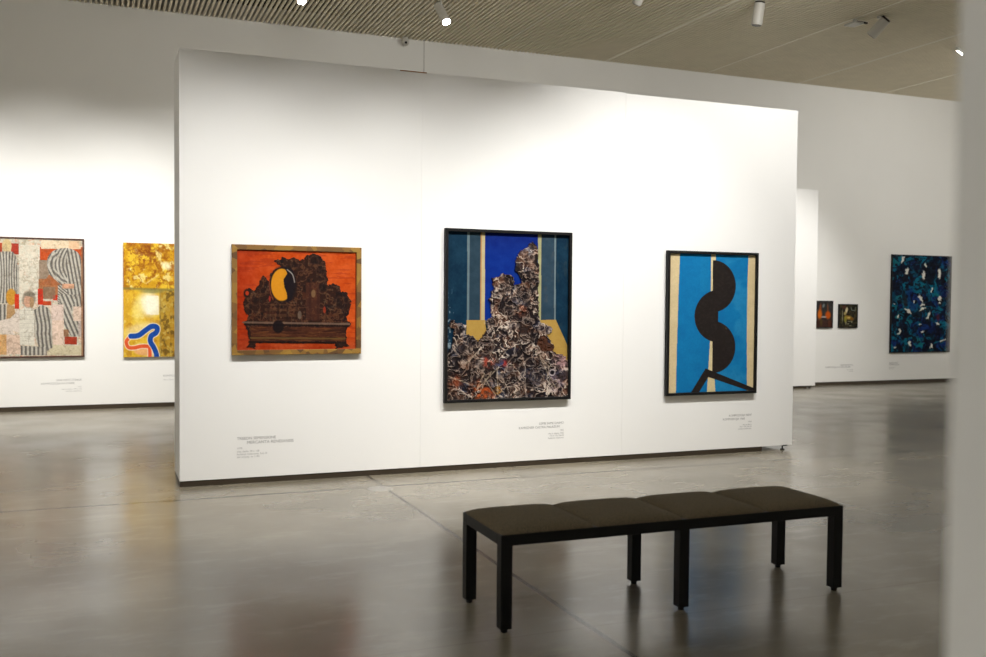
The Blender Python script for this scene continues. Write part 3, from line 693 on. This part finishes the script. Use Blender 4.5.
# ------------------------------------------------------------------ ceiling fixtures
def orient(p0, d):
    q = Vector(d).to_track_quat('-Z', 'Y')
    return q
def spotlight(loc, aim, label, lit, L=.26, r=.062, drop=.12):
    """loc: ceiling fixing point (top of the stem); body swivels at the end of the stem"""
    e = empty('spotlight', (loc[0], loc[1], CH), label, 'spotlight', 'ceiling spotlights')
    d = Vector(aim).normalized()
    pv = Vector((0, 0, -drop))
    obj('mounting_plate', box(-.05, .05, -.02, .02, -.03, 0, .004), M_white, e)
    st = cyl((0, 0, -.03), tuple(pv), .012); add_cyl(st, tuple(pv-d*.02+Vector((0, 0, .03))), tuple(pv), .016)
    obj('stem', st, M_white, e)
    a = pv-d*L*.35; b_ = pv+d*L*.65
    bm = cyl(tuple(a), tuple(b_), r, r, 32); bmesh.ops.bevel(bm, geom=[x for x in bm.edges if x.is_manifold and x.calc_face_angle(0) > 1], offset=.005, segments=2, affect='EDGES')
    body = obj('lamp_body', bm, M_white, e, smooth=False)
    obj('back_cap', cyl(tuple(a-d*.022), tuple(a+d*.001), r*.88, r*.97, 32), M_darkcap, e)
    obj('lens', cyl(tuple(b_-d*.001), tuple(b_+d*.006), r*.86, r*.80, 32), M_lens if lit else M_lensoff, e)
    return e, b_, d
spotlight((2.33, 12.28, 0), (.0, -.62, -.55), 'lit white ceiling spotlight nearest the left, above the large partition', True, drop=.12)
spotlight((4.12, 12.05, 0), (.12, -.60, -.75), 'lit white ceiling spotlight facing the viewer, second from the left', True, L=.34, drop=.18, r=.058)
spotlight((6.32, 10.75, 0), (-.1, .5, -.8), 'white ceiling spotlight just cut off by the top of the picture', False, L=.16, drop=.08)
spotlight((7.96, 10.50, 0), (-.08, .10, -.95), 'white ceiling spotlight hanging nearly straight down with dark cap', False, L=.28, drop=.14, r=.070)
spotlight((9.93, 10.42, 0), (-.28, .55, -.60), 'white ceiling spotlight tilted away, beside the flat panel lamp', False, L=.27, drop=.12, r=.070)
e = empty('panel_lamp', (9.70, 10.66, CH), 'small flat square white lamp on a dark arm beside the tilted spotlight', 'lamp')
obj('arm', box(.02, .22, -.012, .012, -.045, -.02, .003), M_darkcap, e)
obj('panel', box(-.10, .07, -.10, .10, -.085, -.06, .006), M_white, e)
obj('bracket', box(-.02, .02, -.02, .02, -.063, 0, .003), M_white, e)
e = empty('linear_lamp', (12.33, 11.27, CH), 'tiny bright linear ceiling lamp at the upper right beside the blurred wall', 'lamp', rz=.52)
obj('housing', box(-.19, .19, -.022, .022, -.05, 0, .003), M_white, e)
obj('diffuser', box(-.16, .16, -.009, .009, -.054, -.0499), M_lens, e)

cm = empty('security_camera', (4.26, BY-.06, CH), 'small white security camera under the ceiling at the back wall', 'camera')
obj('mount', cyl((0, 0, -.04), (0, 0, 0), .05), M_white, cm)
bm = bmesh.new(); bmesh.ops.create_uvsphere(bm, u_segments=24, v_segments=14, radius=.058, matrix=Matrix.Translation((0, -.01, -.065)))
obj('housing', bm, M_white, cm, smooth=True)
obj('lens', cyl((-.005, -.064, -.085), (-.007, -.078, -.09), .018), M_black, cm)

fs = obj('floor_socket_lid', cyl((0, 0, 0), (0, 0, .003), .105, .100, 48), M_steel, None, (2.09, 7.55, 0))
tag(fs, 'round pale metal floor lid in the concrete before the large partition', 'floor lid')

# ------------------------------------------------------------------ lights
WARM = (1.0, .93, .84)
def spot(x, y, z, tx, ty, tz, power, ang, blend=.6, size=.05, col=(1, .984, .955)):
    l = bpy.data.lights.new('gallery_or_fill_spot', 'SPOT'); l.energy = power; l.spot_size = math.radians(ang); l.spot_blend = blend
    l.shadow_soft_size = size; l.color = col
    o = bpy.data.objects.new('gallery_or_fill_spot', l); COL.objects.link(o); o.location = (x, y, z)
    o.rotation_euler = Vector((tx-x, ty-y, tz-z)).to_track_quat('-Z', 'Y').to_euler()
    return o
#LIGHTS
# large partition
spot(.5, 5.3, 5.15, .6, PY, .5, 300, 62, 1)
spot(1.7, 5.3, 5.15, 1.7, PY, .5, 300, 62, 1)
spot(2.9, 5.3, 5.15, 2.9, PY, .6, 310, 62, 1)
spot(4.3, 5.3, 5.15, 4.4, PY, 1.0, 360, 64, 1)
spot(5.9, 5.2, 5.15, 5.9, PY, 1.6, 340, 84, 1)
# back wall, left
spot(-2.6, 10.6, 5.15, -2.4, BY, .8, 400, 76, 1)
spot(-.6, 10.6, 5.15, -.6, BY, .8, 400, 76, 1)
spot(1.2, 10.6, 5.15, 1.0, BY, .8, 400, 76, 1)
# second partition and back wall, right
spot(11.0, 10.6, 5.15, 11.0, SY, 1.2, 380, 60, 1)
spot(13.6, 9.0, 5.15, 13.6, BY, 2.2, 200, 130, 1)
spot(7.2, 7.6, 5.0, 6.2, BY, 3.0, 170, 120, 1, .6)  # added fill, no seen lamp: lifts the upper back wall
spot(2.0, 7.4, 5.0, 2.2, BY, 4.2, 80, 100, 1, .6)  # more added fill for the back wall above the large partition
# wide fill floods added over the room, out of view, to raise the ambient light
for fx, fy, pw in ((-3.5, 4.0, 45), (2.0, 1.5, 20), (8.5, 3.0, 90), (14.5, 6.0, 110)):
    spot(fx, fy, 5.30, fx, fy+2.5, 1.5, pw, 172, 1, .15)
for wx_, wy_, tx_, ty_, pw in ((-3.5, 1, RX0, 1, 500), (-3.5, 8, RX0, 8, 500), (3, -1.5, 3, RY0, 280), (10, -1.5, 10, RY0, 320), (15.2, 3, RX1, 3, 500), (15.2, 10, RX1, 10, 500)):  # unseen spots added on the hidden walls for more bounce
    spot(wx_, wy_, 5.15, tx_, ty_, 2.0, pw, 90, 1, .1)
spot(-2.6, -.2, 5.15, .6, .3, -.2, 190, 40, 1, .05)  # added spot, out of view, to brighten the near wall low down
spot(-3.4, 3.9, 5.2, 1.9, 4.3, 0, 120, 40, 1, .05)

w_ = bpy.data.worlds.new('World'); S.world = w_; w_.use_nodes = True
w_.node_tree.nodes['Background'].inputs[0].default_value = (1, .95, .88, 1)
w_.node_tree.nodes['Background'].inputs[1].default_value = 0.02

# ------------------------------------------------------------------ camera
F, yaw, pit, roll = 966.3, .3855, .0311, -.0087
cd = bpy.data.cameras.new('camera'); cam = bpy.data.objects.new('camera', cd); COL.objects.link(cam)
cd.sensor_width = 36; cd.lens = F*36/986
f = Vector((math.sin(yaw)*math.cos(pit), math.cos(yaw)*math.cos(pit), -math.sin(pit)))
r = Vector((math.cos(yaw), -math.sin(yaw), 0)); u = r.cross(f)
r2 = math.cos(roll)*r-math.sin(roll)*u; u2 = math.sin(roll)*r+math.cos(roll)*u
M = Matrix((r2, u2, -f)).transposed().to_4x4(); M.translation = (0, 0, 1.55)
cam.matrix_world = M
cd.dof.use_dof = True; cd.dof.focus_distance = 8.6; cd.dof.aperture_fstop = 2.6
S.camera = cam
S.view_settings.view_transform = 'Standard'; S.view_settings.look = 'None'
S.view_settings.gamma = 1; S.view_settings.use_curve_mapping = False
S.view_settings.exposure = 0.86
S.cycles.max_bounces = 8; S.cycles.diffuse_bounces = 6
S.cycles.caustics_reflective = False; S.cycles.caustics_refractive = False
S.cycles.sample_clamp_indirect = 4
